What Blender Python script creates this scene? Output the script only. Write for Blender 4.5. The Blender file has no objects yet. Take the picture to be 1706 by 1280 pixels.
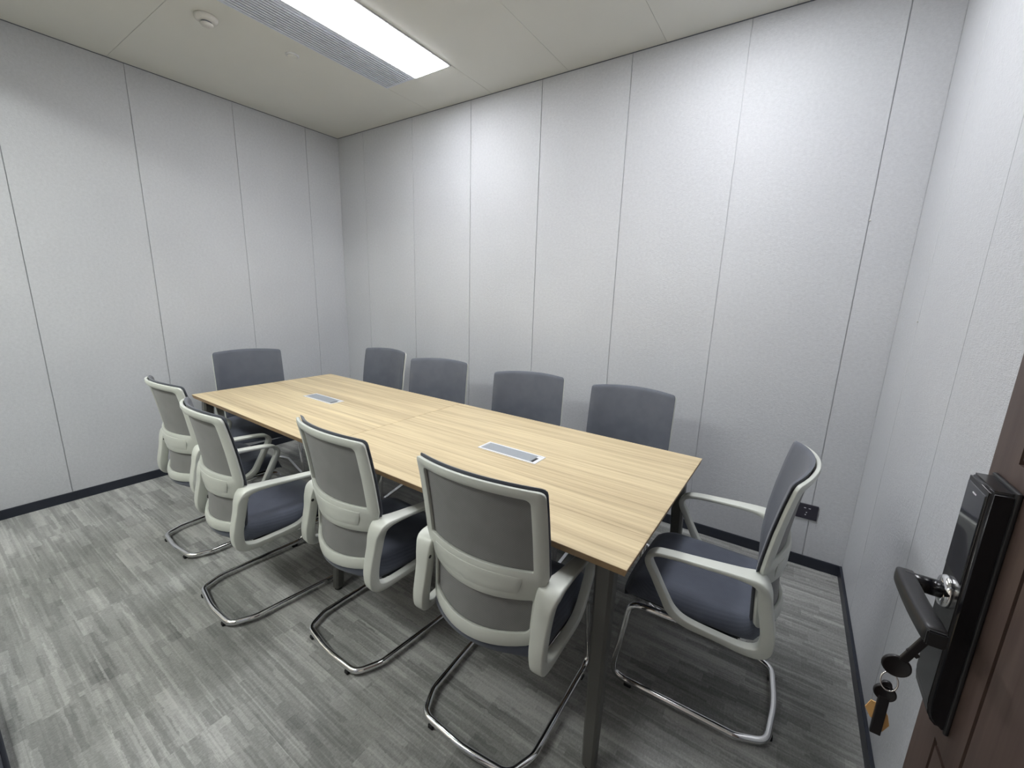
import bpy, bmesh, math, random
from mathutils import Vector, Matrix
random.seed(7)
PI = math.pi
sc = bpy.context.scene
C = sc.collection

# ---------------------------------------------------------------- camera, world, lights, exposure
cam_d = bpy.data.cameras.new('camera')
cam = bpy.data.objects.new('camera', cam_d)
C.objects.link(cam)
cam.location = (3.97703, -2.7558, 1.49456)
cam.rotation_euler = (1.35667, -0.02998, 0.59347)
cam_d.sensor_width = 36.0
cam_d.lens = 694.307 / 1706 * 36
cam_d.clip_start = 0.02
sc.camera = cam
sc.view_settings.view_transform = 'Standard'
sc.view_settings.look = 'None'
sc.view_settings.gamma = 1
sc.view_settings.use_curve_mapping = False
sc.view_settings.exposure = 1.15

w = bpy.data.worlds.new('world')
sc.world = w
w.use_nodes = True
w.node_tree.nodes['Background'].inputs[0].default_value = (0.75, 0.78, 0.85, 1)
w.node_tree.nodes['Background'].inputs[1].default_value = 0.35
LAMP = 12.5            # emission strength of the ceiling diffusers
CORRIDOR = 21.0  # emission strength of the added corridor fill lamps

# room
LX, H = 4.39, 2.927
YF = -2.775           # inner face of the front wall (the door wall)
DOOR_X0 = 3.2

# ---------------------------------------------------------------- node helpers
def srgb(r, g, b):
    f = lambda c: ((c / 255) / 12.92) if c / 255 <= 0.04045 else (((c / 255) + 0.055) / 1.055) ** 2.4
    return (f(r), f(g), f(b), 1)

class NT:
    def __init__(s, name):
        s.m = bpy.data.materials.new(name)
        s.m.use_nodes = True
        s.t = s.m.node_tree
        s.b = s.t.nodes['Principled BSDF']
    def n(s, typ, **k):
        nd = s.t.nodes.new(typ)
        for a, v in k.items():
            setattr(nd, a, v)
        return nd
    def l(s, a, b):
        s.t.links.new(a, b)
    def val(s, sock, v):
        if hasattr(v, 'is_output') or isinstance(v, bpy.types.NodeSocket):
            s.l(v, sock)
        else:
            sock.default_value = v
    def math(s, op, a, b=0.0, c=None):
        nd = s.n('ShaderNodeMath', operation=op)
        s.val(nd.inputs[0], a)
        s.val(nd.inputs[1], b)
        if c is not None:
            s.val(nd.inputs[2], c)
        return nd.outputs[0]
    def noise(s, vec, scale, detail=3, rough=0.5, dist=0.0):
        nd = s.n('ShaderNodeTexNoise')
        nd.inputs['Scale'].default_value = scale
        nd.inputs['Detail'].default_value = detail
        nd.inputs['Roughness'].default_value = rough
        nd.inputs['Distortion'].default_value = dist
        if vec is not None:
            s.l(vec, nd.inputs['Vector'])
        return nd.outputs['Fac']
    def coords(s, kind='Object'):
        if kind == 'World':
            return s.n('ShaderNodeNewGeometry').outputs['Position']
        return s.n('ShaderNodeTexCoord').outputs[kind]
    def mapping(s, vec, scale=(1, 1, 1), loc=(0, 0, 0), rot=(0, 0, 0)):
        nd = s.n('ShaderNodeMapping')
        nd.inputs['Scale'].default_value = scale
        nd.inputs['Location'].default_value = loc
        nd.inputs['Rotation'].default_value = rot
        s.l(vec, nd.inputs['Vector'])
        return nd.outputs[0]
    def ramp(s, fac, stops, interp='LINEAR'):
        nd = s.n('ShaderNodeValToRGB')
        nd.color_ramp.interpolation = interp
        e = nd.color_ramp.elements
        while len(e) < len(stops):
            e.new(0.5)
        for i, (p, c) in enumerate(stops):
            e[i].position = p
            e[i].color = c
        s.l(fac, nd.inputs[0])
        return nd.outputs[0]
    def bump(s, height, strength, dist=0.001):
        nd = s.n('ShaderNodeBump')
        nd.inputs['Strength'].default_value = strength
        nd.inputs['Distance'].default_value = dist
        s.l(height, nd.inputs['Height'])
        s.l(nd.outputs[0], s.b.inputs['Normal'])
    def mix(s, fac, a, b):
        nd = s.n('ShaderNodeMix', data_type='RGBA')
        s.val(nd.inputs[0], fac)
        s.val(nd.inputs[6], a)
        s.val(nd.inputs[7], b)
        return nd.outputs[2]

def simple(name, col, rough=0.5, metal=0.0, var=0.05, bump=0.0, scale=60, coat=0.0):
    t = NT(name)
    v = t.coords()
    nz = t.noise(v, scale, 3)
    lo = tuple(c * (1 - var) for c in col[:3]) + (1,)
    hi = tuple(min(1, c * (1 + var)) for c in col[:3]) + (1,)
    t.l(t.ramp(nz, [(0.3, lo), (0.7, hi)]), t.b.inputs['Base Color'])
    t.b.inputs['Roughness'].default_value = rough
    t.b.inputs['Metallic'].default_value = metal
    t.b.inputs['Coat Weight'].default_value = coat
    if bump:
        t.bump(nz, bump, 0.0006)
    return t.m

def emit(name, col, strength):
    t = NT(name)
    t.b.inputs['Base Color'].default_value = (0.8, 0.8, 0.8, 1)
    t.b.inputs['Emission Color'].default_value = col
    t.b.inputs['Emission Strength'].default_value = strength
    return t.m

# ---------------------------------------------------------------- materials
def wall_material():
    t = NT('grey_fabric_wallpaper')
    v = t.coords('World')
    big = t.noise(v, 1.3, 2)
    weave = t.noise(t.mapping(v, (1, 1, 1)), 62, 6, 0.75)
    thr = t.noise(t.mapping(v, (60, 60, 520)), 1, 3, 0.6)
    m = t.math('ADD', t.math('MULTIPLY', weave, 0.6), t.math('MULTIPLY', thr, 0.4))
    m2 = t.math('ADD', t.math('MULTIPLY', m, 0.75), t.math('MULTIPLY', big, 0.25))
    t.l(t.ramp(m2, [(0.36, srgb(180, 182, 187)), (0.64, srgb(200, 202, 206))]), t.b.inputs['Base Color'])
    t.l(t.ramp(m, [(0.35, (0.42, 0.42, 0.42, 1)), (0.65, (0.60, 0.60, 0.60, 1))]), t.b.inputs['Roughness'])
    t.b.inputs['Specular IOR Level'].default_value = 0.55
    t.bump(m, 1.0, 0.004)
    return t.m

def carpet_material():
    t = NT('streaked_grey_carpet')
    v = t.coords('World')
    sep = t.n('ShaderNodeSeparateXYZ')
    t.l(v, sep.inputs[0])
    X, Y = sep.outputs[0], sep.outputs[1]
    rnd = t.n('ShaderNodeObjectInfo').outputs['Random']
    wob = t.noise(v, 26, 4, 0.7)
    def cells(wid, length, seed, jag):
        # broken streaks along X: rows of uneven length, each with its own tone
        yy = t.math('ADD', Y, t.math('MULTIPLY', rnd, 0.731))
        yy = t.math('ADD', yy, t.math('MULTIPLY', wob, wid * jag * 0.6))
        row = t.math('FLOOR', t.math('DIVIDE', yy, wid))
        wn = t.n('ShaderNodeTexWhiteNoise', noise_dimensions='2D')
        cx = t.n('ShaderNodeCombineXYZ')
        t.l(row, cx.inputs[0])
        cx.inputs[1].default_value = seed
        t.l(cx.outputs[0], wn.inputs['Vector'])
        xx = t.math('ADD', t.math('DIVIDE', X, length), t.math('MULTIPLY', wn.outputs['Value'], 17.3))
        col = t.math('FLOOR', xx)
        wn2 = t.n('ShaderNodeTexWhiteNoise', noise_dimensions='3D')
        cx2 = t.n('ShaderNodeCombineXYZ')
        t.l(row, cx2.inputs[0])
        t.l(col, cx2.inputs[1])
        cx2.inputs[2].default_value = seed + 3.7
        t.l(cx2.outputs[0], wn2.inputs['Vector'])
        return wn2.outputs['Value']
    a = cells(0.042, 0.36, 1.0, 1.3)
    b = cells(0.019, 0.26, 5.0, 1.5)
    c = cells(0.0075, 0.14, 9.0, 1.2)
    d = cells(0.11, 0.42, 13.0, 0.6)
    e = cells(0.0055, 0.62, 17.0, 0.4)
    thin = t.math('MULTIPLY', t.math('GREATER_THAN', e, 0.91), 0.06)       # sparse thin lines
    patch = t.noise(t.mapping(v, (1.0, 2.0, 1)), 2.2, 3)
    grain = t.noise(t.mapping(v, (150, 120, 200)), 1, 5, 0.75)
    loops = t.noise(t.mapping(v, (170, 60, 100)), 1, 3, 0.75)            # short rows across the streaks
    s = t.math('MULTIPLY', a, 0.15)
    s = t.math('ADD', s, t.math('MULTIPLY', b, 0.13))
    s = t.math('ADD', s, t.math('MULTIPLY', c, 0.08))
    s = t.math('ADD', s, t.math('MULTIPLY', d, 0.10))
    s = t.math('ADD', s, thin)
    s = t.math('ADD', s, t.math('MULTIPLY', patch, 0.20))
    s = t.math('ADD', s, t.math('MULTIPLY', rnd, 0.03))
    s = t.math('ADD', s, t.math('MULTIPLY', loops, 0.26))
    s = t.math('ADD', s, t.math('MULTIPLY', grain, 0.26))
    t.l(t.ramp(s, [(0.34, srgb(90, 91, 90)), (0.57, srgb(130, 131, 129)), (0.82, srgb(174, 174, 172))]), t.b.inputs['Base Color'])
    t.b.inputs['Roughness'].default_value = 0.95
    t.b.inputs['Specular IOR Level'].default_value = 0.15
    t.b.inputs['Sheen Weight'].default_value = 0.25
    h = t.math('ADD', t.math('MULTIPLY', loops, 0.6), t.math('MULTIPLY', grain, 0.4))
    t.bump(h, 0.8, 0.004)
    return t.m

def wood_material():
    t = NT('light_oak_laminate')
    v = t.coords('Object')
    rnd = t.n('ShaderNodeObjectInfo').outputs['Random']
    off = t.n('ShaderNodeVectorMath', operation='ADD')
    cmb = t.n('ShaderNodeCombineXYZ')
    t.l(t.math('MULTIPLY', rnd, 7.0), cmb.inputs[0])
    t.l(t.math('MULTIPLY', rnd, 3.0), cmb.inputs[1])
    t.l(v, off.inputs[0])
    t.l(cmb.outputs[0], off.inputs[1])
    p = off.outputs[0]
    wide = t.noise(t.mapping(p, (0.35, 11, 1)), 1, 3, 0.55, 0.2)
    mid = t.noise(t.mapping(p, (0.8, 42, 1)), 1, 4, 0.6, 0.1)
    fine = t.noise(t.mapping(p, (3.5, 170, 1)), 1, 4, 0.7)
    s = t.math('ADD', t.math('MULTIPLY', wide, 0.34), t.math('MULTIPLY', mid, 0.44))
    s = t.math('ADD', s, t.math('MULTIPLY', fine, 0.22))
    t.l(t.ramp(s, [(0.37, srgb(158, 141, 112)), (0.45, srgb(186, 168, 136)), (0.53, srgb(202, 185, 151)), (0.64, srgb(220, 204, 167))]), t.b.inputs['Base Color'])
    t.b.inputs['Roughness'].default_value = 0.48
    t.b.inputs['Specular IOR Level'].default_value = 0.35
    t.bump(fine, 0.12, 0.0004)
    return t.m

def mesh_fabric(name, lo, hi, scale=900):
    t = NT(name)
    v = t.coords('Object')
    big = t.noise(v, 14, 2)
    sep = t.n('ShaderNodeSeparateXYZ')
    t.l(v, sep.inputs[0])
    f = lambda s, k: t.math('SINE', t.math('MULTIPLY', s, k))
    wv = t.math('MULTIPLY', f(sep.outputs[0], scale), f(sep.outputs[2], scale))
    h = t.math('ADD', t.math('MULTIPLY', wv, 0.25), t.math('MULTIPLY', big, 0.8))
    t.l(t.ramp(h, [(0.15, lo), (0.75, hi)]), t.b.inputs['Base Color'])
    t.b.inputs['Roughness'].default_value = 0.75
    t.b.inputs['Sheen Weight'].default_value = 0.15
    t.bump(wv, 0.15, 0.0005)
    return t.m

def door_material():
    t = NT('dark_walnut_veneer')
    v = t.coords('Object')
    a = t.noise(t.mapping(v, (30, 30, 1.2)), 1, 4, 0.6, 0.4)
    b = t.noise(t.mapping(v, (160, 160, 4)), 1, 3, 0.6)
    s = t.math('ADD', t.math('MULTIPLY', a, 0.6), t.math('MULTIPLY', b, 0.4))
    t.l(t.ramp(s, [(0.3, srgb(66, 52, 47)), (0.7, srgb(86, 72, 66))]), t.b.inputs['Base Color'])
    t.b.inputs['Roughness'].default_value = 0.45
    t.bump(s, 0.15, 0.0006)
    return t.m

M = {}
M['wall'] = wall_material()
M['carpet'] = carpet_material()
M['wood'] = wood_material()
M['wood_edge'] = simple('brown_edge_band', srgb(150, 124, 92), 0.5, var=0.1)
M['seam'] = simple('pale_seam_profile', srgb(190, 192, 196), 0.6, 0.0)
M['ceiling'] = simple('ceiling_panel_paint', srgb(212, 212, 206), 0.55, var=0.012, scale=3, bump=0.02)
M['baseboard'] = simple('dark_slate_baseboard', srgb(42, 46, 56), 0.4, 0.2)
M['white'] = simple('pale_grey_plastic', srgb(195, 198, 192), 0.34, var=0.015, scale=20)
M['mesh_front'] = mesh_fabric('slate_mesh_fabric', srgb(78, 82, 92), srgb(92, 96, 106))
M['mesh_back'] = mesh_fabric('grey_mesh_lining', srgb(112, 112, 112), srgb(126, 126, 126))
M['seat'] = mesh_fabric('dark_slate_upholstery', srgb(68, 73, 86), srgb(84, 90, 104), 1100)
M['chrome'] = simple('chrome', (0.82, 0.82, 0.83, 1), 0.09, 1.0, var=0.02)
M['black'] = simple('black_plastic', srgb(26, 27, 30), 0.4)
M['rubber'] = simple('black_rubber', srgb(20, 20, 22), 0.8)
M['leg'] = simple('charcoal_powder_coat', srgb(88, 88, 85), 0.42, 0.15, bump=0.05, scale=400)
M['alu'] = simple('brushed_aluminium', srgb(236, 237, 241), 0.3, 0.35, var=0.03, scale=200)
M['lid'] = simple('satin_grey_lid', srgb(168, 173, 180), 0.38, 0.4, var=0.03, scale=120)
M['lamp'] = emit('lamp_diffuser', (0.965, 0.975, 1.0, 1), LAMP)
M['lampframe'] = simple('white_lamp_frame', srgb(205, 206, 208), 0.4)
M['vent'] = simple('grille_paint', srgb(205, 210, 222), 0.5)
M['vent_dark'] = simple('grille_cavity', srgb(84, 88, 98), 0.7)
M['detector'] = simple('detector_plastic', srgb(205, 203, 198), 0.45)
M['door'] = door_material()
M['lockbody'] = simple('glossy_black_lock', srgb(22, 22, 26), 0.22, 0.2)
M['lockscreen'] = simple('smoked_touch_panel', srgb(30, 30, 38), 0.07, 0.0, coat=0.5)
M['lever'] = simple('dark_grey_lever', srgb(50, 50, 52), 0.38, 0.5)
M['key'] = simple('black_key_plastic', srgb(30, 29, 32), 0.35, 0.2)
M['tag'] = simple('amber_paper_tag', srgb(226, 180, 116), 0.6)
M['dot'] = simple('pale_print', srgb(200, 200, 205), 0.5)
M['socket'] = simple('dark_socket_plate', srgb(48, 46, 56), 0.3)
gt = NT('clear_glass')
tb = gt.n('ShaderNodeBsdfTransparent'); tb.inputs[0].default_value = (0.93, 0.96, 0.95, 1)
gb = gt.n('ShaderNodeBsdfGlossy'); gb.inputs['Roughness'].default_value = 0.02
mx = gt.n('ShaderNodeMixShader'); mx.inputs[0].default_value = 0.07
gt.l(tb.outputs[0], mx.inputs[1]); gt.l(gb.outputs[0], mx.inputs[2])
gt.l(mx.outputs[0], gt.t.nodes['Material Output'].inputs[0])
M['glass'] = gt.m
M['corridor'] = simple('corridor_paint', srgb(190, 184, 176), 0.7)

# ---------------------------------------------------------------- mesh helpers
def link(name, bm, m, parent=None, smooth=False, loc=None):
    me = bpy.data.meshes.new(name)
    bmesh.ops.recalc_face_normals(bm, faces=bm.faces[:])
    bm.to_mesh(me)
    bm.free()
    for mm in (m if isinstance(m, (list, tuple)) else [m]):
        me.materials.append(mm)
    if smooth:
        for p in me.polygons:
            p.use_smooth = True
    o = bpy.data.objects.new(name, me)
    C.objects.link(o)
    if parent is not None:
        o.parent = parent
    if loc is not None:
        o.location = loc
    return o

def box(bm, x0, x1, y0, y1, z0, z1, mi=0):
    vs = [bm.verts.new((x, y, z)) for x in (x0, x1) for y in (y0, y1) for z in (z0, z1)]
    for f in ((0, 1, 3, 2), (4, 6, 7, 5), (0, 4, 5, 1), (2, 3, 7, 6), (0, 2, 6, 4), (1, 5, 7, 3)):
        fc = bm.faces.new([vs[i] for i in f])
        fc.material_index = mi
    return vs

def rbox(x0, x1, y0, y1, z0, z1, r=0.003, seg=2):
    bm = bmesh.new()
    box(bm, x0, x1, y0, y1, z0, z1)
    bmesh.ops.bevel(bm, geom=bm.edges[:], offset=r, segments=seg, affect='EDGES', profile=0.5)
    return bm

def tag(o, label=None, cat=None, group=None, kind=None):
    if label: o['label'] = label
    if cat: o['category'] = cat
    if group: o['group'] = group
    if kind: o['kind'] = kind
    return o

def empty(name, loc, rz=0.0):
    o = bpy.data.objects.new(name, None)
    o.empty_display_size = 0.1
    C.objects.link(o)
    o.location = loc
    o.rotation_euler = (0, 0, rz)
    return o

def autosmooth(o, ang=40):
    me = o.data
    for p in me.polygons:
        p.use_smooth = True
    bm = bmesh.new()
    bm.from_mesh(me)
    a = math.radians(ang)
    for e in bm.edges:
        if len(e.link_faces) == 2 and e.calc_face_angle(0) > a:
            e.smooth = False
    bm.to_mesh(me)
    bm.free()

def catmull(pts, n=8, closed=False):
    # pts: tuples of any length, returned resampled
    P = [Vector(p) for p in pts] if len(pts[0]) <= 4 else [tuple(p) for p in pts]
    out = []
    N = len(pts)
    rng = range(N) if closed else range(N - 1)
    for i in rng:
        p = [pts[(i + k) % N] if closed else pts[min(max(i + k, 0), N - 1)] for k in (-1, 0, 1, 2)]
        for s in range(n):
            t = s / n
            out.append(tuple(0.5 * (2 * b + (c - a) * t + (2 * a - 5 * b + 4 * c - d) * t * t + (3 * b - a - 3 * c + d) * t ** 3)
                             for a, b, c, d in zip(*p)))
    if not closed:
        out.append(tuple(pts[-1]))
    return out

def fillet(pts, radii, n=6):
    # rounds the corners of a polyline
    P = [Vector(p) for p in pts]
    out = [P[0]]
    for i in range(1, len(P) - 1):
        r = radii[i] if isinstance(radii, (list, tuple)) else radii
        a, b = (P[i - 1] - P[i]), (P[i + 1] - P[i])
        ang = a.angle(b)
        d = min(r / math.tan(ang / 2), a.length * 0.49, b.length * 0.49)
        p0, p1 = P[i] + a.normalized() * d, P[i] + b.normalized() * d
        for k in range(n + 1):
            t = k / n
            out.append(p0 * (1 - t) ** 2 + P[i] * 2 * t * (1 - t) + p1 * t * t)
    out.append(P[-1])
    return out

def tube(bm, pts, r, seg=12, closed=False, caps=True):
    P = [Vector(p) for p in pts]
    N = len(P)
    rings = []
    up = None
    for i in range(N):
        if closed:
            tg = (P[(i + 1) % N] - P[i - 1]).normalized()
        else:
            tg = (P[min(i + 1, N - 1)] - P[max(i - 1, 0)]).normalized()
        if up is None:
            up = Vector((0, 0, 1)) if abs(tg.z) < 0.9 else Vector((1, 0, 0))
        s = tg.cross(up).normalized()
        up = s.cross(tg).normalized()
        rings.append([bm.verts.new(P[i] + (s * math.cos(a) + up * math.sin(a)) * r) for a in (2 * PI * k / seg for k in range(seg))])
    for i in range(N if closed else N - 1):
        A, B = rings[i], rings[(i + 1) % N]
        for k in range(seg):
            bm.faces.new((A[k], A[(k + 1) % seg], B[(k + 1) % seg], B[k]))
    if caps and not closed:
        bm.faces.new(rings[0][::-1])
        bm.faces.new(rings[-1])

def lathe(bm, prof, seg=24, mat=Matrix.Identity(4)):
    rings = []
    for r, z in prof:
        rings.append([bm.verts.new(mat @ Vector((r * math.cos(2 * PI * k / seg), r * math.sin(2 * PI * k / seg), z))) for k in range(seg)])
    for A, B in zip(rings, rings[1:]):
        for k in range(seg):
            bm.faces.new((A[k], A[(k + 1) % seg], B[(k + 1) % seg], B[k]))
    bm.faces.new(rings[0][::-1])
    bm.faces.new(rings[-1])

def dup_tree(o, parent=None):
    c = o.copy()
    C.objects.link(c)
    c.parent = parent
    for ch in list(o.children):
        dup_tree(ch, c)
    return c

def instance_pieces(name, parent, spots, mat, smooth=False):
    """alike box pieces sharing mesh data by size; spots: (centre, size)"""
    cache = {}
    for (c, s) in spots:
        key = tuple(round(a, 4) for a in s)
        if key not in cache:
            bm = rbox(-s[0] / 2, s[0] / 2, -s[1] / 2, s[1] / 2, -s[2] / 2, s[2] / 2, 0.0012, 1)
            o = link(name, bm, mat, parent, loc=c)
            cache[key] = o.data
        else:
            o = bpy.data.objects.new(name, cache[key])
            C.objects.link(o)
            o.parent = parent
            o.location = c

# ---------------------------------------------------------------- room shell
PT = 0.012      # panel thickness in front of the seam backing
GAP = 0.0045

bm = bmesh.new(); box(bm, -0.2, LX + 0.2, YF - 1.6, 0.2, -0.08, -0.006)
floor = tag(link('floor', bm, M['carpet']), kind='structure')
spots = []
x_off = [0.0, 0.5]
TW_, TL_ = 0.25, 1.0
nrow = int(math.ceil((-YF) / TW_))
for r in range(nrow):
    y1 = -r * TW_
    y0 = max(y1 - TW_, YF)
    x = -x_off[r % 2]
    while x < LX:
        a, b = max(x, 0), min(x + TL_, LX)
        if b - a > 0.01:
            spots.append((((a + b) / 2, (y0 + y1) / 2, -0.003), (b - a - 0.0003, y1 - y0 - 0.0003, 0.006)))
        x += TL_
def pieces(name, parent, spots, mat, bev=0.0008):
    cache = {}
    for (c, s) in spots:
        key = tuple(round(a, 4) for a in s)
        if key not in cache:
            b_ = bmesh.new()
            box(b_, -s[0] / 2, s[0] / 2, -s[1] / 2, s[1] / 2, -s[2] / 2, s[2] / 2)
            if bev:
                bmesh.ops.bevel(b_, geom=b_.edges[:], offset=bev, segments=1, affect='EDGES')
            cache[key] = link(name, b_, mat, parent, loc=c).data
        else:
            o = bpy.data.objects.new(name, cache[key])
            C.objects.link(o)
            o.parent = parent
            o.location = c
pieces('carpet_tile', floor, spots, M['carpet'], 0)

# walls: a backing with the fabric panels standing proud of it, narrow seams between
bm = bmesh.new(); box(bm, -0.15, LX + 0.15, PT * 0 + 0.006, 0.15, 0, H)
wall_back = tag(link('wall_back', bm, M['seam']), kind='structure')
xs = [-GAP / 2, .389, 1.043, 1.690, 2.319, 2.943, 3.574, 4.206, LX + GAP / 2]
pieces('wall_panel', wall_back, [(((a + b) / 2, 0.006, H / 2), (b - a - GAP, PT, H)) for a, b in zip(xs, xs[1:])], M['wall'])
bm = bmesh.new(); box(bm, -0.15, -0.006, YF - 0.12, 0.006, 0, H)
wall_left = tag(link('wall_left', bm, M['seam']), kind='structure')
ys = [GAP / 2, -.335, -.942, -1.597, -2.227, YF]
pieces('wall_panel', wall_left, [((-0.006, (a + b) / 2, H / 2), (PT, a - b - GAP, H)) for a, b in zip(ys, ys[1:])], M['wall'])
bm = bmesh.new(); box(bm, LX + 0.006, LX + 0.15, YF - 0.12, 0.006, 0, H)
wall_right = tag(link('wall_right', bm, M['seam']), kind='structure')
ys = [GAP / 2, -.424, -1.031, -1.66, -2.29, YF]
pieces('wall_panel', wall_right, [((LX + 0.006, (a + b) / 2, H / 2), (PT, a - b - GAP, H)) for a, b in zip(ys, ys[1:])], M['wall'])
# front wall with the doorway the photographer stands in
DX1, DZ = 4.325, 2.15
GX0, GX1, GZ0, GZ1 = 0.12, 2.78, 0.10, 2.78      # unseen glazing, added so light reaches the left floor and wall
bm = bmesh.new()
box(bm, -0.15, GX0, YF - 0.12, YF - 0.006, 0, H)
box(bm, GX1, DOOR_X0, YF - 0.12, YF - 0.006, 0, H)
box(bm, GX0, GX1, YF - 0.12, YF - 0.006, 0, GZ0)
box(bm, GX0, GX1, YF - 0.12, YF - 0.006, GZ1, H)
box(bm, DX1, LX + 0.15, YF - 0.12, YF - 0.006, 0, H)
box(bm, DOOR_X0, DX1, YF - 0.12, YF - 0.006, DZ, H)
wall_front = tag(link('wall_front', bm, M['seam']), kind='structure')
pieces('wall_panel', wall_front, [(((a + b) / 2, YF - 0.006, (c + d) / 2), (b - a - GAP, PT, d - c)) for a, b, c, d in
       ((0, GX0, 0, H), (GX0, 1.45, GZ1, H), (1.45, GX1, GZ1, H), (GX1, DOOR_X0 - 0.05, 0, H),
        (DOOR_X0 - 0.05, DX1 + 0.05, DZ + 0.055, H))], M['wall'])
pieces('kick_panel', wall_front, [(((a + b) / 2, YF - 0.006, GZ0 / 2), (b - a - GAP, PT, GZ0)) for a, b in ((GX0, 1.45), (1.45, GX1))], M['baseboard'])
win = tag(empty('added_glazing_1', ((GX0 + GX1) / 2, YF - 0.06, GZ0)), 'unseen glazed partition beside the doorway, added to let light in', kind='structure')
ww = (GX1 - GX0) / 2
gh = GZ1 - GZ0
for a in ((-ww, ww, 0, 0.04), (-ww, ww, gh - 0.04, gh), (-ww, -ww + 0.04, 0.04, gh - 0.04), (ww - 0.04, ww, 0.04, gh - 0.04), (-0.02, 0.02, 0.04, gh - 0.04)):
    link('added_glazing_frame', rbox(a[0], a[1], -0.03, 0.03, a[2], a[3], 0.002, 1), M['leg'], win)
for a, b in ((-ww + 0.04, -0.02), (0.02, ww - 0.04)):
    bm = bmesh.new(); box(bm, a, b, -0.004, 0.004, 0.04, gh - 0.04)
    link('pane', bm, M['glass'], win)
bm = bmesh.new()
box(bm, DOOR_X0 - 0.05, DOOR_X0, YF - 0.12, YF + 0.004, 0, DZ + 0.05)
box(bm, DX1, DX1 + 0.05, YF - 0.12, YF + 0.004, 0, DZ + 0.05)
box(bm, DOOR_X0, DX1, YF - 0.12, YF + 0.004, DZ, DZ + 0.05)
tag(link('trim_1', bm, M['door']), 'dark walnut door frame around the open doorway', kind='structure')

# unseen corridor beyond the doorway, added with its lamps to light the room
bm = bmesh.new()
box(bm, -0.2, LX + 0.2, YF - 1.6, YF - 1.5, 0, H)
box(bm, -0.3, -0.2, YF - 1.6, YF - 0.12, 0, H)
box(bm, LX + 0.2, LX + 0.3, YF - 1.6, YF - 0.12, 0, H)
tag(link('wall_corridor', bm, M['corridor']), kind='structure')

# ceiling: flush metal panels on a backing
bm = bmesh.new(); box(bm, -0.3, LX + 0.3, YF - 1.6, 0.15, H + 0.012, H + 0.1)
ceiling = tag(link('ceiling', bm, M['ceiling']), kind='structure')
cx = [0, 1.27, 1.894, 2.517, 3.141, 3.766, LX]
cy = [0, -.448, -1.682, YF - 0.12, YF - 1.6]
cs = []
for i, (a, b) in enumerate(zip(cx, cx[1:])):
    lampcol = i in (1, 4)
    for c, d in (zip(cy, cy[1:]) if lampcol else zip([0, -1.682, YF - 0.12], [-1.682, YF - 0.12, YF - 1.6])):
        if lampcol and c <= -.448 and d >= -1.7:
            continue
        cs.append((((a + b) / 2, (c + d) / 2, H + 0.006), (b - a - 0.0012, c - d - 0.0012, 0.012)))
pieces('ceiling_panel', ceiling, cs, M['ceiling'], 0.0008)

# baseboards
BT, BH = 0.012, 0.062
def bb(name, x0, x1, y0, y1):
    bm = bmesh.new()
    box(bm, x0, x1, y0, y1, 0, BH)
    top = [e for e in bm.edges if all(v.co.z > BH - 0.001 for v in e.verts)]
    bmesh.ops.bevel(bm, geom=top, offset=0.002, segments=2, affect='EDGES')
    tag(link(name, bm, M['baseboard']), kind='structure')
bb('baseboard_back', BT, LX - BT, -BT, 0)
bb('baseboard_left', 0, BT, YF, 0)
bb('baseboard_right', LX - BT, LX, YF, 0)
bb('baseboard_front', BT, DOOR_X0 - 0.05, YF, YF + BT)

# thin dark trims where walls meet the ceiling
def cove(name, x0, x1, y0, y1):
    bm = bmesh.new(); box(bm, x0, x1, y0, y1, H - 0.004, H)
    tag(link(name, bm, M['vent_dark']), kind='structure')
cove('trim_2', 0, LX, -0.003, 0)
cove('trim_3', 0, 0.003, YF, -0.003)
cove('trim_4', LX - 0.003, LX, YF, -0.003)

# ---------------------------------------------------------------- ceiling lamps and air grilles
def ceiling_lamp(x0, x1, label):
    y1, y0 = -0.452, -1.678
    t = tag(empty('ceiling_light', ((x0 + x1) / 2, (y0 + y1) / 2, H)), label, 'ceiling light', 'linear lamps along the ceiling')
    w2, l2 = (x1 - x0) / 2, (y1 - y0) / 2
    bm = bmesh.new()
    e = 0.012
    for a in ((-w2, -w2 + e, -l2, l2), (w2 - e, w2, -l2, l2), (-w2 + e, w2 - e, -l2, -l2 + e), (-w2 + e, w2 - e, l2 - e, l2)):
        box(bm, *a, -0.006, 0.012)
    link('frame', bm, M['lampframe'], t)
    bm = rbox(-w2 + e, w2 - e, -l2 + e, l2 - e, -0.0115, 0.008, 0.003, 2)
    link('diffuser', bm, M['lamp'], t)
def air_grille(x0, x1, label):
    y1, y0 = -0.452, -1.678
    t = tag(empty('air_grille', ((x0 + x1) / 2, (y0 + y1) / 2, H)), label, 'vent', 'slatted air grilles beside the lamps')
    w2, l2 = (x1 - x0) / 2, (y1 - y0) / 2
    bm = bmesh.new(); box(bm, -w2, w2, -l2, l2, 0.007, 0.0115)
    link('backing', bm, M['vent_dark'], t)  # dark colour stands in for the shade between the slats
    bm = bmesh.new(); e = 0.014
    for a in ((-w2, -w2 + e, -l2, l2), (w2 - e, w2, -l2, l2), (-w2 + e, w2 - e, -l2, -l2 + e), (-w2 + e, w2 - e, l2 - e, l2)):
        box(bm, *a, -0.003, 0.007)
    link('frame', bm, M['vent'], t)
    n = 12
    pitch = (2 * w2 - 2 * e) / n
    sb = bmesh.new(); box(sb, -0.0072, 0.0072, -l2 + e, l2 - e, -0.0015, 0.005)
    s0 = link('slat', sb, M['vent'], t, loc=(-w2 + e + pitch * 0.5, 0, 0))
    for k in range(1, n):
        o = bpy.data.objects.new('slat', s0.data)
        C.objects.link(o); o.parent = t
        o.location = (-w2 + e + pitch * (k + 0.5), 0, 0)
air_grille(1.272, 1.566, 'long grey slatted air grille beside the bright lamp over the table')
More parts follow.
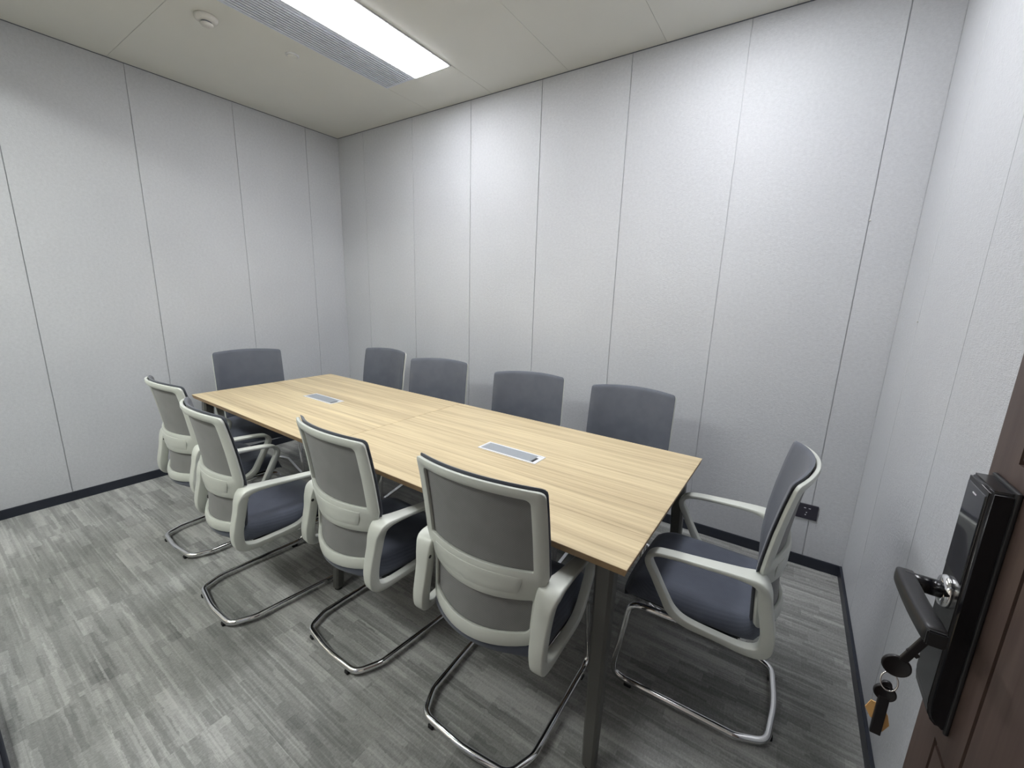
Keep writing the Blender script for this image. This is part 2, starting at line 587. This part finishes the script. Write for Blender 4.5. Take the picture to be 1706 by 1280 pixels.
ceiling_lamp(1.568, 1.892, 'bright white linear ceiling lamp in the upper left of the room view')
air_grille(3.143, 3.437, 'slatted air grille beside the second lamp, above the right end of the table')
ceiling_lamp(3.439, 3.764, 'second linear ceiling lamp, above the chair at the right end of the table')
cm = emit('corridor_fill_glow', (1.0, 0.97, 0.94, 1), CORRIDOR)  # unseen lamps added to brighten the left floor and left wall
for x, lab in ((0.75, 'added fill lamp, unseen, behind the left half of the added glazing'), (2.05, 'added fill lamp, unseen, behind the right half of the added glazing')):
    bm = bmesh.new()
    box(bm, -0.55, 0.55, -0.15, 0.15, -0.01, 0.012)
    tag(link('corridor_fill_light', bm, cm, loc=(x, YF - 0.75, H)), lab, 'ceiling light', 'added corridor fill lamps')

# detectors
t = tag(empty('smoke_detector', (1.059, -1.512, H)), 'white round smoke detector on the ceiling left of the lamp', 'smoke detector')
bm = bmesh.new(); lathe(bm, [(0.056, 0), (0.056, -0.008), (0.052, -0.018), (0.040, -0.026), (0.001, -0.027)], 32)
link('base', bm, M['detector'], t, True)
bm = bmesh.new(); lathe(bm, [(0.026, -0.024), (0.026, -0.033), (0.001, -0.0332)], 24)
link('sensor_slot', bm, M['vent_dark'], t)
bm = bmesh.new(); lathe(bm, [(0.030, -0.033), (0.031, -0.037), (0.025, -0.044), (0.008, -0.048), (0.001, -0.048)], 28)
link('sensor_cap', bm, M['detector'], t, True)
t = tag(empty('sprinkler_cover', (1.097, -1.053, H)), 'small flat round sprinkler cover on the ceiling near the lamp', 'sprinkler')
bm = bmesh.new(); lathe(bm, [(0.040, 0), (0.040, -0.004), (0.037, -0.006), (0.001, -0.006)], 32)
link('ring', bm, M['lampframe'], t)
bm = bmesh.new(); lathe(bm, [(0.029, -0.005), (0.029, -0.010), (0.026, -0.012), (0.001, -0.012)], 28)
link('cap', bm, M['ceiling'], t)

# wall socket on the back wall
t = tag(empty('wall_socket', (4.186, -0.001, 0.333)), 'dark square power socket low on the back wall near the right corner', 'socket')
bm = rbox(-0.052, 0.052, -0.010, 0.001, -0.044, 0.044, 0.003, 2)
link('plate', bm, M['socket'], t)
for sx, sz, ww, hh in ((-0.010, 0.022, 0.010, 0.004), (0.012, 0.022, 0.010, 0.004), (0.0, -0.004, 0.005, 0.005), (-0.003, -0.018, 0.006, 0.006)):
    bm = bmesh.new()
    box(bm, sx - ww / 2, sx + ww / 2, -0.0112, -0.0095, sz - hh / 2, sz + hh / 2)
    link('socket_contact', bm, M['dot'], t)

# little nail heads on the wall seams
for nm, loc, rx, lab in (('wall_pin', (4.2095, -0.0015, 1.894), 1, 'tiny white pin in the back wall seam near the right corner'),
                         ('wall_pin', (LX - 0.0015, -0.4285, 1.432), 0, 'tiny white pin in the right wall seam')):
    bm = bmesh.new()
    rot = Matrix.Rotation(PI / 2, 4, 'X') if rx else Matrix.Rotation(-PI / 2, 4, 'Y')
    lathe(bm, [(0.0015, -0.002), (0.0045, 0.0), (0.0045, 0.002), (0.002, 0.0035), (0.0005, 0.0038)], 12, rot)
    tag(link(nm, bm, M['detector'], None, True, loc), lab, 'pin')

# ---------------------------------------------------------------- conference table
TC = (2.1587, -1.1751)
TROT = math.radians(-0.9)
TLn, TWd, TZ = 3.077, 1.035, 0.75
table = tag(empty('conference_table', (TC[0], TC[1], 0), TROT), 'long light oak conference table with charcoal splayed legs', 'table')
hl, hw = TLn / 2, TWd / 2
for sx in (-1, 1):
    bm = bmesh.new()
    cxx = sx * hl / 2
    vs = box(bm, -hl / 2 + 0.0006, hl / 2 - 0.0006, -hw, hw, -0.025, 0)
    # slanted under-edge on the outer sides
    for v in vs:
        if v.co.z < -0.01:
            v.co.y *= (hw - 0.006) / hw
            if (v.co.x > 0) == (sx > 0):
                v.co.x -= sx * 0.006
    for f in bm.faces:
        if abs(f.normal.z) < 0.9:
            f.material_index = 1
    bm.faces.ensure_lookup_table()
    bm.normal_update()
    for f in bm.faces:
        f.material_index = 0 if f.normal.z > 0.9 else 1
    bmesh.ops.bevel(bm, geom=[e for e in bm.edges if all(v.co.z > -0.001 for v in e.verts)], offset=0.0012, segments=2, affect='EDGES')
    link('tabletop', bm, [M['wood'], M['wood_edge']], table, loc=(cxx, 0, TZ))
# under frame: two long rails and cross beams
def beam(x0, x1, y0, y1, z0=0.682, z1=0.7245):
    link('rail', rbox(x0, x1, y0, y1, z0, z1, 0.003, 2), M['leg'], table)
beam(-hl + 0.13, hl - 0.13, -hw + 0.07, -hw + 0.11)
beam(-hl + 0.13, hl - 0.13, hw - 0.11, hw - 0.07)
for x in (-hl + 0.14, -0.02, hl - 0.18):
    beam(x, x + 0.04, -hw + 0.11, hw - 0.11)
def leg(x, y, fx, fy):
    bm = bmesh.new()
    a, b = 0.030, 0.021
    n = 8
    def sec(cx_, cy_, z, r):
        out = []
        for k in range(4):
            sx_, sy_ = ((1, 1), (-1, 1), (-1, -1), (1, -1))[k]
            ch = r * 0.35
            p = [(sx_ * r, sy_ * (r - ch)), (sx_ * (r - ch), sy_ * r)]
            if k % 2: p.reverse()
            out += [bm.verts.new((cx_ + q[0], cy_ + q[1], z)) for q in p]
        return out
    A = sec(x, y, 0.7245, a)
    B = sec(fx, fy, 0.012, b)
    for k in range(n):
        bm.faces.new((A[k], A[(k + 1) % n], B[(k + 1) % n], B[k]))
    bm.faces.new(A); bm.faces.new(B[::-1])
    o = link('leg', bm, M['leg'], table)
    bm = bmesh.new(); lathe(bm, [(0.016, 0.0), (0.018, 0.002), (0.018, 0.013)], 16, Matrix.Translation((fx, fy, 0)))
    link('foot', bm, M['rubber'], o)
for sx in (-1, 1):
    for sy in (-1, 1):
        leg(sx * (hl - 0.080), sy * (hw - 0.065), sx * (hl - 0.062), sy * (hw - 0.008))
for sy in (-1, 1):
    leg(0.086, sy * (hw - 0.065), 0.090, sy * (hw - 0.008))
# power boxes set into the top
def to_table(x, y):
    v = Matrix.Rotation(-TROT, 2) @ Vector((x - TC[0], y - TC[1]))
    return v.x, v.y
for (px, py, lab) in ((1.372, -1.170, 'flush cable box with satin grey lid, far left one'), (2.940, -1.188, 'flush cable box with bright aluminium frame, near one')):
    lx, ly = to_table(px, py)
    L2, W2 = 0.165, 0.050
    e = 0.011
    bm = bmesh.new()
    for a in ((-L2, L2, -W2, -W2 + e), (-L2, L2, W2 - e, W2), (-L2, -L2 + e, -W2 + e, W2 - e), (L2 - e, L2, -W2 + e, W2 - e)):
        box(bm, *a, -0.004, 0.003)
    box(bm, -L2 + e, L2 - e, -W2 + e, W2 - e, -0.004, 0.0004)
    cb = link('cable_box', bm, M['alu'], table, loc=(lx, ly, TZ))
    link('lid', rbox(-L2 + e + 0.004, L2 - e - 0.024, -W2 + e + 0.0015, W2 - e - 0.0015, 0.0004, 0.0028, 0.0008, 1), M['lid'], cb)
    bm = bmesh.new(); box(bm, L2 - e - 0.022, L2 - e - 0.010, -W2 + e + 0.004, W2 - e - 0.022, 0.0004, 0.0012)
    link('cable_slot', bm, M['black'], cb)

# ---------------------------------------------------------------- chair
ZT, ZB = 0.974, 0.444
def half_w(z):
    t = max(0, min(1, (z - 0.60) / 0.09))
    return 0.196 + 0.008 * max(0, min(1, (z - ZB) / 0.17)) + 0.031 * t * t * (3 - 2 * t)
def back_y(z):
    pts = [(0.40, -0.185), (0.50, -0.178), (0.60, -0.172), (0.70, -0.178), (0.80, -0.192), (0.90, -0.210), (1.0, -0.232)]
    for (a, b), (c, d) in zip(pts, pts[1:]):
        if z <= c:
            t = (z - a) / (c - a)
            return b + (d - b) * t
    return pts[-1][1]
def sag(z):
    t = (z - ZB) / (ZT - ZB)
    return 0.070 + (0.056 - 0.070) * max(0, min(1, t))
def S(u, z, off=0.0):
    """point on the curved back; u across -1..1, z height, off = forwards"""
    dip = (1 - u * u) * (0.012 if z > 0.8 else -0.016 * max(0, (0.66 - z) / 0.22))
    x = u * half_w(z)
    y = back_y(z) - sag(z) * (1 - u * u) + off
    # nudge forward along the local normal in plan
    return Vector((x * (1 - 0.10 * off), y, z + dip))

def rrect(u0, u1, z0, z1, rt, rb, n=14, c=4, asp=0.22):
    """rounded rectangle in (u,z), same sample order for every call: bottom, right, top, left"""
    P = []
    def corner(cu, cz, r, a0):
        return [(cu + r / asp * math.cos(a0 + PI / 2 * k / c), cz + r * math.sin(a0 + PI / 2 * k / c)) for k in range(c + 1)]
    rb = max(rb, 1e-5); rt = max(rt, 1e-5)
    segs = [corner(u0 + rb / asp, z0 + rb, rb, PI), corner(u1 - rb / asp, z0 + rb, rb, 1.5 * PI),
            corner(u1 - rt / asp, z1 - rt, rt, 0), corner(u0 + rt / asp, z1 - rt, rt, PI / 2)]
    for i in range(4):
        s, nx = segs[i], segs[(i + 1) % 4]
        P += s
        m = n if i % 2 == 0 else 8
        for k in range(1, m):
            P.append((s[-1][0] + (nx[0][0] - s[-1][0]) * k / m, s[-1][1] + (nx[0][1] - s[-1][1]) * k / m))
    return P

def back_frame_mesh():
    bm = bmesh.new()
    def ring(O, I):
        vo = [bm.verts.new(S(*p)) for p in O]
        vi = [bm.verts.new(S(*p)) for p in I]
        vm = [bm.verts.new(S((a[0] + b[0]) / 2, (a[1] + b[1]) / 2, -0.004)) for a, b in zip(O, I)]
        N = len(O)
        for k in range(N):
            j = (k + 1) % N
            for A, B in ((vo, vm), (vm, vi)):
                try:
                    bm.faces.new((A[k], A[j], B[j], B[k]))
                except ValueError:
                    pass
    zm = 0.650
    # upper window ring, lower window ring; they share the line z = zm
    ring(rrect(-1, 1, zm, ZT, 0.016, 0.0), rrect(-0.83, 0.83, 0.702, 0.946, 0.016, 0.006))
    ring(rrect(-1, 1, ZB, zm, 0.0, 0.022), rrect(-0.93, 0.93, 0.486, 0.598, 0.008, 0.016))
    bmesh.ops.remove_doubles(bm, verts=bm.verts[:], dist=0.0006)
    bmesh.ops.dissolve_degenerate(bm, edges=bm.edges[:], dist=0.0002)
    return bm

def sheet(u1, z0, z1, off, thick, nu=24, nz=26, rt=0.014, rb=0.03):
    """padded sheet following the back, rounded outline"""
    bm = bmesh.new()
    front, back = [], []
    for i in range(nz + 1):
        fz = i / nz
        z = z0 + (z1 - z0) * (0.5 - 0.5 * math.cos(PI * fz))
        ru = u1
        dz_t, dz_b = z1 - z, z - z0
        if dz_t < rt:
            ru = u1 - (rt - math.sqrt(max(0, rt * rt - (rt - dz_t) ** 2))) / 0.22
        if dz_b < rb:
            ru = u1 - (rb - math.sqrt(max(0, rb * rb - (rb - dz_b) ** 2))) / 0.22
        rf, rbk = [], []
        for k in range(nu + 1):
            s = -1 + 2 * k / nu
            u = ru * s
            edge = min((1 - abs(s)) * u1 * 0.22, dz_t, dz_b)
            puff = thick * min(1, math.sqrt(max(0, edge) / 0.012)) if edge > 0 else 0
            rf.append(bm.verts.new(S(u, z, off + 0.002 + puff)))
            rbk.append(bm.verts.new(S(u, z, off)))
        front.append(rf); back.append(rbk)
    for i in range(nz):
        for k in range(nu):
            bm.faces.new((front[i][k], front[i][k + 1], front[i + 1][k + 1], front[i + 1][k]))
            bm.faces.new((back[i][k], back[i + 1][k], back[i + 1][k + 1], back[i][k + 1]))
    for i in range(nz):
        for kk in (0, nu):
            bm.faces.new((front[i][kk], front[i + 1][kk], back[i + 1][kk], back[i][kk]))
    for ii in (0, nz):
        for k in range(nu):
            bm.faces.new((front[ii][k], front[ii][k + 1], back[ii][k + 1], back[ii][k]))
    return bm

def arm_mesh(s):
    """closed plastic loop: broad rear upright, arm rest, front strut, bottom rail"""
    # x, y, z, width across (x), thickness in the loop plane
    K = [(.233, -.203, .560, .054, .040),
         (.236, -.194, .612, .062, .040),
         (.243, -.176, .646, .070, .030),
         (.252, -.120, .654, .056, .018),
         (.258,  .000, .648, .046, .015),
         (.260,  .090, .641, .044, .015),
         (.259,  .140, .628, .042, .018),
         (.256,  .156, .594, .037, .023),
         (.253,  .130, .540, .033, .026),
         (.250,  .092, .470, .031, .028),
         (.248,  .064, .426, .031, .031),
         (.247,  .016, .402, .031, .027),
         (.244, -.080, .394, .031, .023),
         (.240, -.168, .390, .034, .028),
         (.236, -.214, .408, .042, .040),
         (.233, -.222, .455, .048, .042),
         (.232, -.214, .510, .051, .040)]
    P = catmull(K, 5, True)
    N = len(P)
    bm = bmesh.new()
    rings = []
    seg = 16
    for i in range(N):
        a, b = P[i - 1], P[(i + 1) % N]
        tg = Vector((b[0] - a[0], b[1] - a[1], b[2] - a[2])).normalized()
        X = Vector((1, 0, 0))
        X = (X - tg * X.dot(tg)).normalized()
        Nn = tg.cross(X).normalized()
        x, y, z, wd, th = P[i]
        ring = []
        for k in range(seg):
            an = 2 * PI * k / seg
            c_, s_ = math.cos(an), math.sin(an)
            e = 0.27
            px = math.copysign(abs(c_) ** e, c_) * wd / 2
            pn = math.copysign(abs(s_) ** e, s_) * th / 2
            q = Vector((x, y, z)) + X * px + Nn * pn
            ring.append(bm.verts.new((q.x * s, q.y, q.z)))
        rings.append(ring)
    for i in range(N):
        A, B = rings[i], rings[(i + 1) % N]
        for k in range(seg):
            bm.faces.new((A[k], A[(k + 1) % seg], B[(k + 1) % seg], B[k]))
    return bm

def seat_mesh():
    bm = bmesh.new()
    nx, ny = 20, 20
    x2, y0, y1 = 0.226, -0.250, 0.262
    def pt(i, j, top):
        a = -1 + 2 * i / nx
        b = -1 + 2 * j / ny
        # superellipse-ish outline, rear corners rounder
        x = a * x2 * (1 - 0.10 * (abs(b) ** 6)) * (1 - 0.04 * max(0, -b))
        y = (y0 + y1) / 2 + b * (y1 - y0) / 2 - (0.018 * (a ** 4) if b > 0 else -0.062 * (a ** 2)) * abs(b) ** (1 if b > 0 else 3)
        e = min(1 - abs(a), 1 - abs(b))
        dome = 1 - (1 - min(1, e * 5)) ** 3
        if top:
            z = 0.425 + 0.042 * dome + 0.010 * (1 - a * a) * 0 + 0.008 * a * a * dome
            if b > 0.55: z -= 0.05 * ((b - 0.55) / 0.45) ** 2
        else:
            z = 0.405 - 0.016 * dome
            if b > 0.55: z -= 0.024 * ((b - 0.55) / 0.45) ** 2
        return (x, y, z)
    T = [[bm.verts.new(pt(i, j, True)) for j in range(ny + 1)] for i in range(nx + 1)]
    B = [[bm.verts.new(pt(i, j, False)) for j in range(ny + 1)] for i in range(nx + 1)]
    for i in range(nx):
        for j in range(ny):
            bm.faces.new((T[i][j], T[i + 1][j], T[i + 1][j + 1], T[i][j + 1]))
            bm.faces.new((B[i][j], B[i][j + 1], B[i + 1][j + 1], B[i + 1][j]))
    for i in range(nx):
        for j in (0, ny):
            bm.faces.new((T[i][j], T[i + 1][j], B[i + 1][j], B[i][j]))
            bm.faces.new((T[j][i], T[j][i + 1], B[j][i + 1], B[j][i]))
    return bm

def base_points():
    r = 0.0125
    zf = r + 0.010
    right = [(.215, -.13, .382), (.220, .212, .362), (.228, .262, zf), (.216, -.185, zf), (.176, -.275, zf)]
    rear = [(0, -.291, zf)]
    left = [(-x, y, z) for (x, y, z) in right[::-1]]
    pts = right + rear + left
    rad = [0, .05, .055, .085, .055, .6, .055, .085, .055, .05, 0]
    return fillet(pts, rad, 7)

def make_chair():
    ch = empty('conference_chair', (0, 0, 0))
    fr = link('back_frame', back_frame_mesh(), M['white'], ch)
    md = fr.modifiers.new('solid', 'SOLIDIFY'); md.thickness = 0.012; md.offset = 0.0
    md = fr.modifiers.new('bevel', 'BEVEL'); md.width = 0.0035; md.segments = 2; md.limit_method = 'ANGLE'; md.angle_limit = math.radians(50)
    for p in fr.data.polygons: p.use_smooth = True
    # raised plate on the cross band
    bm = bmesh.new()
    g = [[bm.verts.new(S(-0.72 + 1.44 * i / 18, 0.622 + 0.060 * j / 3, -0.0080)) for j in range(4)] for i in range(19)]
    for i in range(18):
        for j in range(3):
            bm.faces.new((g[i][j], g[i + 1][j], g[i + 1][j + 1], g[i][j + 1]))
    pl = link('band_plate', bm, M['white'], fr)
    md = pl.modifiers.new('solid', 'SOLIDIFY'); md.thickness = 0.005; md.offset = 0
    md = pl.modifiers.new('bevel', 'BEVEL'); md.width = 0.0018; md.segments = 2; md.limit_method = 'ANGLE'
    for p in pl.data.polygons: p.use_smooth = True
    o = link('backrest', sheet(1.0, 0.450, 0.981, 0.012, 0.011), M['mesh_front'], ch); autosmooth(o, 60)
    o = link('back_lining', sheet(0.97, 0.455, 0.962, 0.0065, 0.002), M['mesh_back'], ch); autosmooth(o, 60)
    o = link('seat', seat_mesh(), M['seat'], ch); autosmooth(o, 70)
    bm = bmesh.new(); box(bm, -0.20, 0.20, -0.15, 0.22, 0.376, 0.394)
    bmesh.ops.bevel(bm, geom=bm.edges[:], offset=0.006, segments=2, affect='EDGES')
    link('seat_pan', bm, M['black'], ch)
    for s in (-1, 1):
        a = link('armrest', arm_mesh(s), M['white'], ch, True)
        bm = bmesh.new(); lathe(bm, [(0.0085, -0.004), (0.0085, 0.004), (0.006, 0.006), (0.001, 0.006)], 16,
                                Matrix.Translation((s * 0.211, -0.205, 0.600)) @ Matrix.Rotation(-s * PI / 2, 4, 'Y'))
        link('bolt', bm, M['black'], a)
    bm = bmesh.new(); tube(bm, base_points(), 0.0125, 14)
    link('base_frame', bm, M['chrome'], ch, True)
    bm = bmesh.new()
    tube(bm, [(-.218, -.02, .374), (.218, -.02, .374)], 0.010, 10)
    link('crossbar', bm, M['chrome'], ch, True)
    for x, y in ((.226, .19), (-.226, .19), (.135, -.280), (-.135, -.280)):
        bm = rbox(x - 0.011, x + 0.011, y - 0.014, y + 0.014, 0.0, 0.016, 0.003, 1)
        link('glide', bm, M['rubber'], ch)
    return ch

proto = make_chair()
D = math.radians
def place(x, y, rz, label, group, first=False):
    c = proto if first else dup_tree(proto)
    c.location = (x, y, 0)
    c.rotation_euler = (0, 0, rz)
    tag(c, label, 'chair', group)
NEAR, FAR = 'chairs along the near side of the table', 'chairs along the far side of the table'
# near side, facing the table (+y)
def from_back(bx, by, rz, dist=0.232):
    # centre of the chair from the middle of its top rail
    return bx + math.sin(-rz) * dist, by + math.cos(rz) * dist
def near(bx, by, deg, lab, first=False):
    x, y = from_back(bx, by, D(deg))
    place(x, y, D(deg), lab, NEAR, first)
near(1.217, -1.985, 0, 'leftmost near-side chair, back partly hidden by the chair beside it', True)
near(1.915, -2.065, -4.5, 'second near-side chair from the left, its arm and dark seat in view')
near(2.571, -1.895, -3.5, 'third near-side chair from the left, in front of the table seam')
near(3.258, -1.860, 2.0, 'nearest chair, back to the camera, beside the front table leg')
# far side, facing -y
def far(bx, by, deg, lab):
    rz = PI + D(deg)
    x, y = from_back(bx, by, rz)
    place(x, y, rz, lab, FAR)
far(1.075, -0.375, 4, 'leftmost far-side chair, closest to the back left corner of the room')
far(1.790, -0.465, 17, 'second far-side chair from the left, turned slightly')
far(2.586, -0.465, 17, 'third far-side chair from the left, opposite the near cable box')
far(3.267, -0.445, 4.6, 'rightmost far-side chair, next to the right end of the table')
# ends
x, y = from_back(0.37, -1.18, D(-90 - 15.5))
place(x, y, D(-90 - 15.5), 'chair at the far left end of the table, in front of the left wall', 'chairs at the two table ends')
x, y = from_back(4.058, -1.13, D(90))
place(x, y, D(90), 'chair at the right end of the table, side view with white arm loops', 'chairs at the two table ends')

# ---------------------------------------------------------------- door leaf with smart lock and keys
DXF, DYE = 4.270, -1.805      # door face, free edge
DH = 2.12
door = tag(empty('door_1', (DXF, YF + 0.02, 0)), 'dark walnut door leaf standing open against the right wall', kind='structure')
dw = DYE - (YF + 0.02)
# leaf: y local 0 (hinge) .. dw (free edge), face at x = 0, thickness 0.045
def leaf():
    bm = bmesh.new()
    # recessed grooves: cut the face into a grid and push groove cells back
    g = 0.009
    def gl(c): return [c - g / 2, c + g / 2]
    Y = sorted(set([0, dw] + gl(dw - 0.180) + gl(dw - 0.088) + gl(0.088) + gl(0.180)))
    Z = sorted(set([0.008, DH] + gl(0.788) + gl(1.283) + gl(0.12) + gl(2.0)))
    def inside(v, c): return c - g / 2 - 1e-6 <= v <= c + g / 2 + 1e-6
    def groove(y, z):
        yo = any(inside(y, c) for c in (dw - 0.088, 0.088))
        yi = any(inside(y, c) for c in (dw - 0.180, 0.180))
        zo = any(inside(z, c) for c in (0.788, 0.12, 1.283, 2.0))
        in_panel = (0.12 <= z <= 0.79) or (1.28 <= z <= 2.0)
        if yo and in_panel: return True
        if zo and 0.088 - g < y < dw - 0.088 + g and not (0.180 < y < dw - 0.180): return True
        if yi and 0.12 <= z <= 2.0: return True
        return False
    for a, b in zip(Y, Y[1:]):
        for c, d in zip(Z, Z[1:]):
            dep = 0.005 if groove((a + b) / 2, (c + d) / 2) else 0.0
            box(bm, dep, 0.045, a, b, c, d)
    bmesh.ops.remove_doubles(bm, verts=bm.verts[:], dist=1e-5)
    # drop doubled inner faces
    seen = {}
    for f in bm.faces[:]:
        k = tuple(sorted(v.index for v in f.verts))
        seen.setdefault(k, []).append(f)
    bm.verts.index_update()
    seen = {}
    for f in bm.faces[:]:
        k = tuple(sorted(v.index for v in f.verts))
        seen.setdefault(k, []).append(f)
    dele = [f for fs in seen.values() if len(fs) > 1 for f in fs]
    bmesh.ops.delete(bm, geom=dele, context='FACES')
    return bm
link('door_leaf', leaf(), M['door'], door)
for z in (0.25, 1.05, 1.85):
    bm = bmesh.new(); tube(bm, [(0.050, -0.006, z - 0.05), (0.050, -0.006, z + 0.05)], 0.007, 10)
    link('hinge', bm, M['alu'], door)

# lock body: local frame of the door (x negative = into the room)
ly = lambda yw: yw - (YF + 0.02)
lock = empty('door_lock', (0, 0, 0)); lock.parent = door
lock['label'] = 'black electronic lock on the door face'
y_near, y_far = ly(-1.926), ly(-1.838)
z0, z1 = 0.835, 1.243
prof = [(-0.030, z1), (-0.030, 0.875), (-0.026, 0.850), (-0.012, z0), (0.0, z0), (0.0, z1)]
bm = bmesh.new()
A = [bm.verts.new((x, y_near, z)) for x, z in prof]
B = [bm.verts.new((x, y_far, z)) for x, z in prof]
n = len(prof)
bm.faces.new(A); bm.faces.new(B[::-1])
for k in range(n):
    bm.faces.new((A[k], B[k], B[(k + 1) % n], A[(k + 1) % n]))
bmesh.ops.recalc_face_normals(bm, faces=bm.faces[:])
bmesh.ops.bevel(bm, geom=[e for e in bm.edges if not all(v.co.x > -0.001 for v in e.verts)], offset=0.005, segments=3, affect='EDGES')
o = link('lock_body', bm, M['lockbody'], lock); autosmooth(o, 50)
o = link('back_plate', rbox(-0.006, 0.0, y_near - 0.003, y_far + 0.003, z0 - 0.002, z1 + 0.004, 0.002, 2), M['lever'], lock)
o = link('touch_panel', rbox(-0.0312, -0.028, y_near + 0.009, y_far - 0.007, 1.085, z1 - 0.012, 0.001, 1), M['lockscreen'], lock)
bm = bmesh.new(); box(bm, -0.0318, -0.0310, ly(-1.888), ly(-1.874), 1.2195, 1.2215)
link('status_light', bm, M['dot'], lock)
# rosette
PZ, PY = 1.05, ly(-1.878)
RX = Matrix.Rotation(-PI / 2, 4, 'Y')
def tr(x, y, z): return Matrix.Translation((x, y, z))
bm = bmesh.new(); lathe(bm, [(0.026, 0.0), (0.026, 0.005), (0.023, 0.010), (0.014, 0.011)], 32, tr(-0.028, PY, PZ) @ RX)
tag(link('rosette', bm, M['chrome'], lock, True), 'shiny chrome ring behind the lever')
bm = bmesh.new()
tube(bm, [(-0.034, PY, PZ), (-0.082, PY, PZ + 0.001)], 0.0135, 20)
link('spindle', bm, M['lockbody'], lock, True)
bm = bmesh.new()
# lever: flat rounded bar running back towards the hinge
sec = 16
rings = []
LV = [(-0.078, PY + 0.013, PZ + .001, .010, .010), (-0.080, PY + 0.010, PZ + .001, .0125, .012), (-0.080, PY - 0.02, PZ + .001, .0135, .0125),
      (-0.078, PY - 0.08, PZ + .002, .0135, .0125), (-0.074, PY - 0.135, PZ + .004, .0135, .0125), (-0.073, PY - 0.148, PZ + .004, .012, .011), (-0.073, PY - 0.151, PZ + .004, .008, .008)]
for (x, y, z, hz, hx) in catmull(LV, 4):
    ring = []
    for k in range(sec):
        an = 2 * PI * k / sec
        c_, s_ = math.cos(an), math.sin(an)
        ring.append(bm.verts.new((x + math.copysign(abs(c_) ** .38, c_) * hx, y, z + math.copysign(abs(s_) ** .38, s_) * hz)))
    rings.append(ring)
for A_, B_ in zip(rings, rings[1:]):
    for k in range(sec):
        bm.faces.new((A_[k], A_[(k + 1) % sec], B_[(k + 1) % sec], B_[k]))
bm.faces.new(rings[0][::-1]); bm.faces.new(rings[-1])
link('lever', bm, M['lever'], lock, True)

bm = bmesh.new()
box(bm, -0.0835, -0.0625, PY - 0.1565, PY - 0.1500, PZ - 0.0075, PZ + 0.0155)
bmesh.ops.bevel(bm, geom=bm.edges[:], offset=0.002, segments=2, affect='EDGES')
link('lever_cap', bm, M['black'], lock)

# key bunch hanging from the lever end
kt = tag(empty('key_bunch', (4.196, -2.005, 1.03)), 'two black keys on a wire ring with an amber tag, hanging from the door lever', 'keys')
def W(x, z, y=-1.99):   # world to bunch
    return Vector((x - 4.196, y + 2.005, z - 1.03))
def flat_disc(c, r, th, name, m, parent, hole=None):
    bm = bmesh.new()
    lathe(bm, [(r * 0.9, -th), (r * 0.98, -th * 0.7), (r, 0), (r * 0.98, th * 0.7), (r * 0.9, th), (r * 0.84, th * 0.7), (0.001, th * 0.7)], 28, Matrix.Translation(c) @ Matrix.Rotation(PI / 2, 4, 'X'))
    return link(name, bm, m, parent, True)
def bar(p, q, wd, th, name, m, parent):
    d = (q - p)
    L = d.length
    bm = rbox(-wd / 2, wd / 2, -th / 2, th / 2, 0, L, min(wd, th) * 0.2, 2)
    zq = d.normalized()
    yq = Vector((0, 1, 0)); xq = yq.cross(zq).normalized(); yq = zq.cross(xq)
    mt = Matrix((xq, yq, zq)).transposed().to_4x4()
    mt.translation = p
    bmesh.ops.transform(bm, matrix=mt, verts=bm.verts[:])
    return link(name, bm, m, parent)
k1 = bar(W(4.204, 1.035), W(4.182, 0.976), 0.0105, 0.006, 'key', M['key'], kt)
flat_disc(W(4.1775, 0.9645), 0.0175, 0.003, 'key_head', M['key'], k1)
bar(W(4.1925, 0.998), W(4.189, 0.992), 0.015, 0.0045, 'key_bit', M['key'], k1)
bm = bmesh.new()
rc, rr = W(4.1745, 0.934), 0.0135
tube(bm, [(rc.x + rr * 0.75 * math.cos(a), rc.y + 0.004 * math.sin(a), rc.z + rr * math.sin(a)) for a in (2 * PI * k / 28 for k in range(28))], 0.0011, 8, True)
link('key_ring', bm, M['chrome'], kt, True)
k2 = bar(W(4.1745, 0.903, -1.986), W(4.1745, 0.832, -1.986), 0.0135, 0.006, 'key', M['key'], kt)
flat_disc(W(4.174, 0.909, -1.986), 0.0140, 0.003, 'key_head', M['key'], k2)
flat_disc(W(4.174, 0.924, -1.986), 0.0065, 0.003, 'key_eye', M['key'], k2)
bm = bmesh.new()
pts = [(4.163, .882), (4.158, .866), (4.166, .852), (4.178, .846), (4.184, .834), (4.190, .850), (4.186, .866), (4.176, .880)]
f0 = [bm.verts.new(W(x, z, -1.980)) for x, z in pts]
f1 = [bm.verts.new(W(x, z, -1.9785)) for x, z in pts]
bm.faces.new(f0); bm.faces.new(f1[::-1])
for k in range(len(pts)):
    bm.faces.new((f0[k], f1[k], f1[(k + 1) % len(pts)], f0[(k + 1) % len(pts)]))
link('tag', bm, M['tag'], kt)
